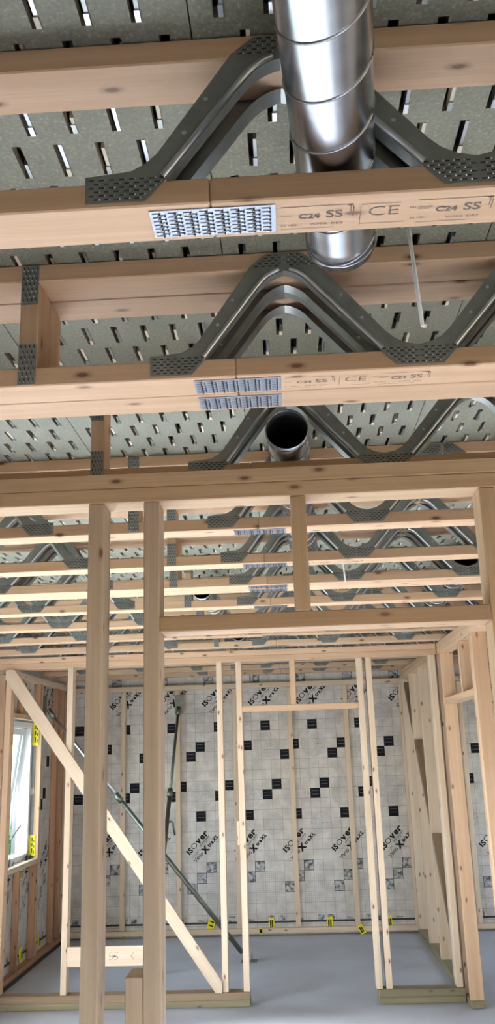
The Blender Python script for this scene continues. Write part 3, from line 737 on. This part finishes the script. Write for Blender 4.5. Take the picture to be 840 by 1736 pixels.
extrude_poly(bm, [(-2.275, 2.388), (-2.275, 2.466), (-2.207, 2.466), (-0.5845, 0.172), (-0.5845, 0.0975), (-0.632, 0.0975)], -0.0225, -0.0005)
bmesh.ops.rotate(bm, verts=bm.verts, cent=(-1.43, 0, 1.28), matrix=Matrix.Rotation(-math.atan2(2.294, 1.6225), 3, 'Y')); bmesh.ops.translate(bm, verts=bm.verts, vec=(1.43, 0, -1.28))
br = obj('brace', finish(bm, 'brace', PALE[0]), n2, (-1.43, 0, 1.28), (0, math.atan2(2.294, 1.6225), 0))
board('cross_board', (-1.732, 0.003, 0.283), (-1.15, 0.026, 0.418), PALE, n2)
board('spacer', (-0.448, 0.0, 1.095), (-0.4285, 0.05, 1.27), PALE, n2)
bm = bmesh.new()
def stroke(pts, r=0.0022): tube_mesh('s', pts, r, None, 5, bm)
for ox in (-1.418, -1.378):
    stroke([(ox+.028, .0028, .372), (ox+.004, .0028, .372), (ox, .0028, .352), (ox+.022, .0028, .350), (ox+.026, .0028, .336), (ox+.012, .0028, .328), (ox-.004, .0028, .332)])
stroke([(-1.232, .0028, .385), (-1.244, .0028, .362), (-1.254, .0028, .352), (-1.244, .0028, .342), (-1.231, .0028, .325)])
obj('pencil_note', finish(bm, 'pencil_note', PENCIL), n2)


# ------------------------------------------------------------------ partition on the right, running away from the viewer
n3 = empty('stud_frame', (1.172, 6.0, 0)); tag(n3, 'right partition of studs running towards the back wall with its own doorway', 'wall frame')
A = -6.0
board('top_plate', (0, 3.3+A, Z515+.0005), (.095, 9.49+A, Z56), PINE, n3); board('top_plate', (0, 3.3+A, Z47), (.095, 9.49+A, Z515), PINE, n3)
for y in (6.85, 7.045, 7.10, 7.50, 8.10, 8.75, 9.40):
    w = PALE if y > 7 else PINE
    board('stud', (0.0, y+A, .0465), (.095, y+0.045+A, Z47-.0005), w, n3)
for y in (5.70, 5.652, 5.12, 4.55): board('stud', (0.0, y+A, .0465), (.095, y+0.045+A, Z47-.0005), PINE, n3)
board('header', (0, 5.7455+A, 2.078), (.095, 6.8495+A, 2.122), PINE, n3)
board('cripple_stud', (0, 6.10+A, 2.1225), (.095, 6.145+A, Z47-.0005), PINE, n3)
board('bottom_plate', (0.0, 6.838+A, 0.001), (.095, 9.49+A, 0.046), TREAT, n3); board('bottom_plate', (0.0, 3.3+A, 0.001), (.095, 5.75+A, 0.046), TREAT, n3)
zl = lambda y: 2.445 - 1.22*(9.22-y)
for ya, yb in ((9.22, 8.80), (8.745, 8.15), (8.095, 7.55), (7.495, 7.22)):
    o = slanted('diagonal_block', (.049, ya+A, zl(ya)-.036), (.049, yb+A, zl(yb)-.036), 0.045, 0.092, BRN, (1, 0, 0), n3)  # same wood as the studs; the brown paints in shade on their tops
# ------------------------------------------------------------------ adjustable steel props
def prop(top, foot, label, wall_n, handle_at):
    top, foot = Vector(top), Vector(foot); r = empty('wall_prop', foot); tag(r, label, 'prop', 'adjustable steel wall props')
    T = top-foot
    P = lambda n, me: obj(n, me, r)
    P('outer_tube', tube_mesh('outer_tube', [T*0.03, T*0.62], 0.021, PROPM, 14))
    P('inner_tube', tube_mesh('inner_tube', [T*0.58, T*0.97], 0.015, BRIGHT if wall_n[0] else PROPM, 12))
    P('collar', tube_mesh('collar', [T*0.60, T*0.63], 0.028, PROPM, 14))
    P('clevis', tube_mesh('clevis', [T*0.95, T*0.985], 0.024, PROPM, 10))
    w = Vector(wall_n); s = Vector((0, 0, 1)).cross(w)
    bm = bmesh.new()
    for v in bm_box(bm, (-.004, -.045, -.10), (.004, .045, .10))[0]: pass
    me = finish(bm, 'wall_bracket', PROPM); o = P('wall_bracket', me); m = Matrix((w, s, Vector((0, 0, 1)))).transposed().to_4x4(); m.translation = T; o.matrix_local = m
    bm = bmesh.new(); bm_box(bm, (-.07, -.05, 0.001), (.07, .05, .007)); bm_box(bm, (-.03, -.03, .007), (-.022, .03, .06)); bm_box(bm, (.022, -.03, .007), (.03, .03, .06))
    P('base_plate', finish(bm, 'base_plate', PROPM))
    h = T*handle_at; d = T.normalized(); sd = d.cross(w).normalized()
    if sd.x < 0: sd = -sd
    P('handle', tube_mesh('handle', [h, h+sd*0.045, h+sd*0.055+Vector((0, 0, -.012)), h+sd*0.075+Vector((0, 0, -.12))], 0.010, PROPM, 10))
prop((XL+0.065, 8.62, 2.27), (-0.46, 8.42, 0.0), 'steel prop slanting from the left wall down to the bare floor', (1, 0, 0), 0.40)
prop((-1.196, 9.496, 2.29), (-1.262, 8.0, 0.0), 'steep steel prop fixed to a batten of the printed back wall', (0, -1, 0), 0.505)
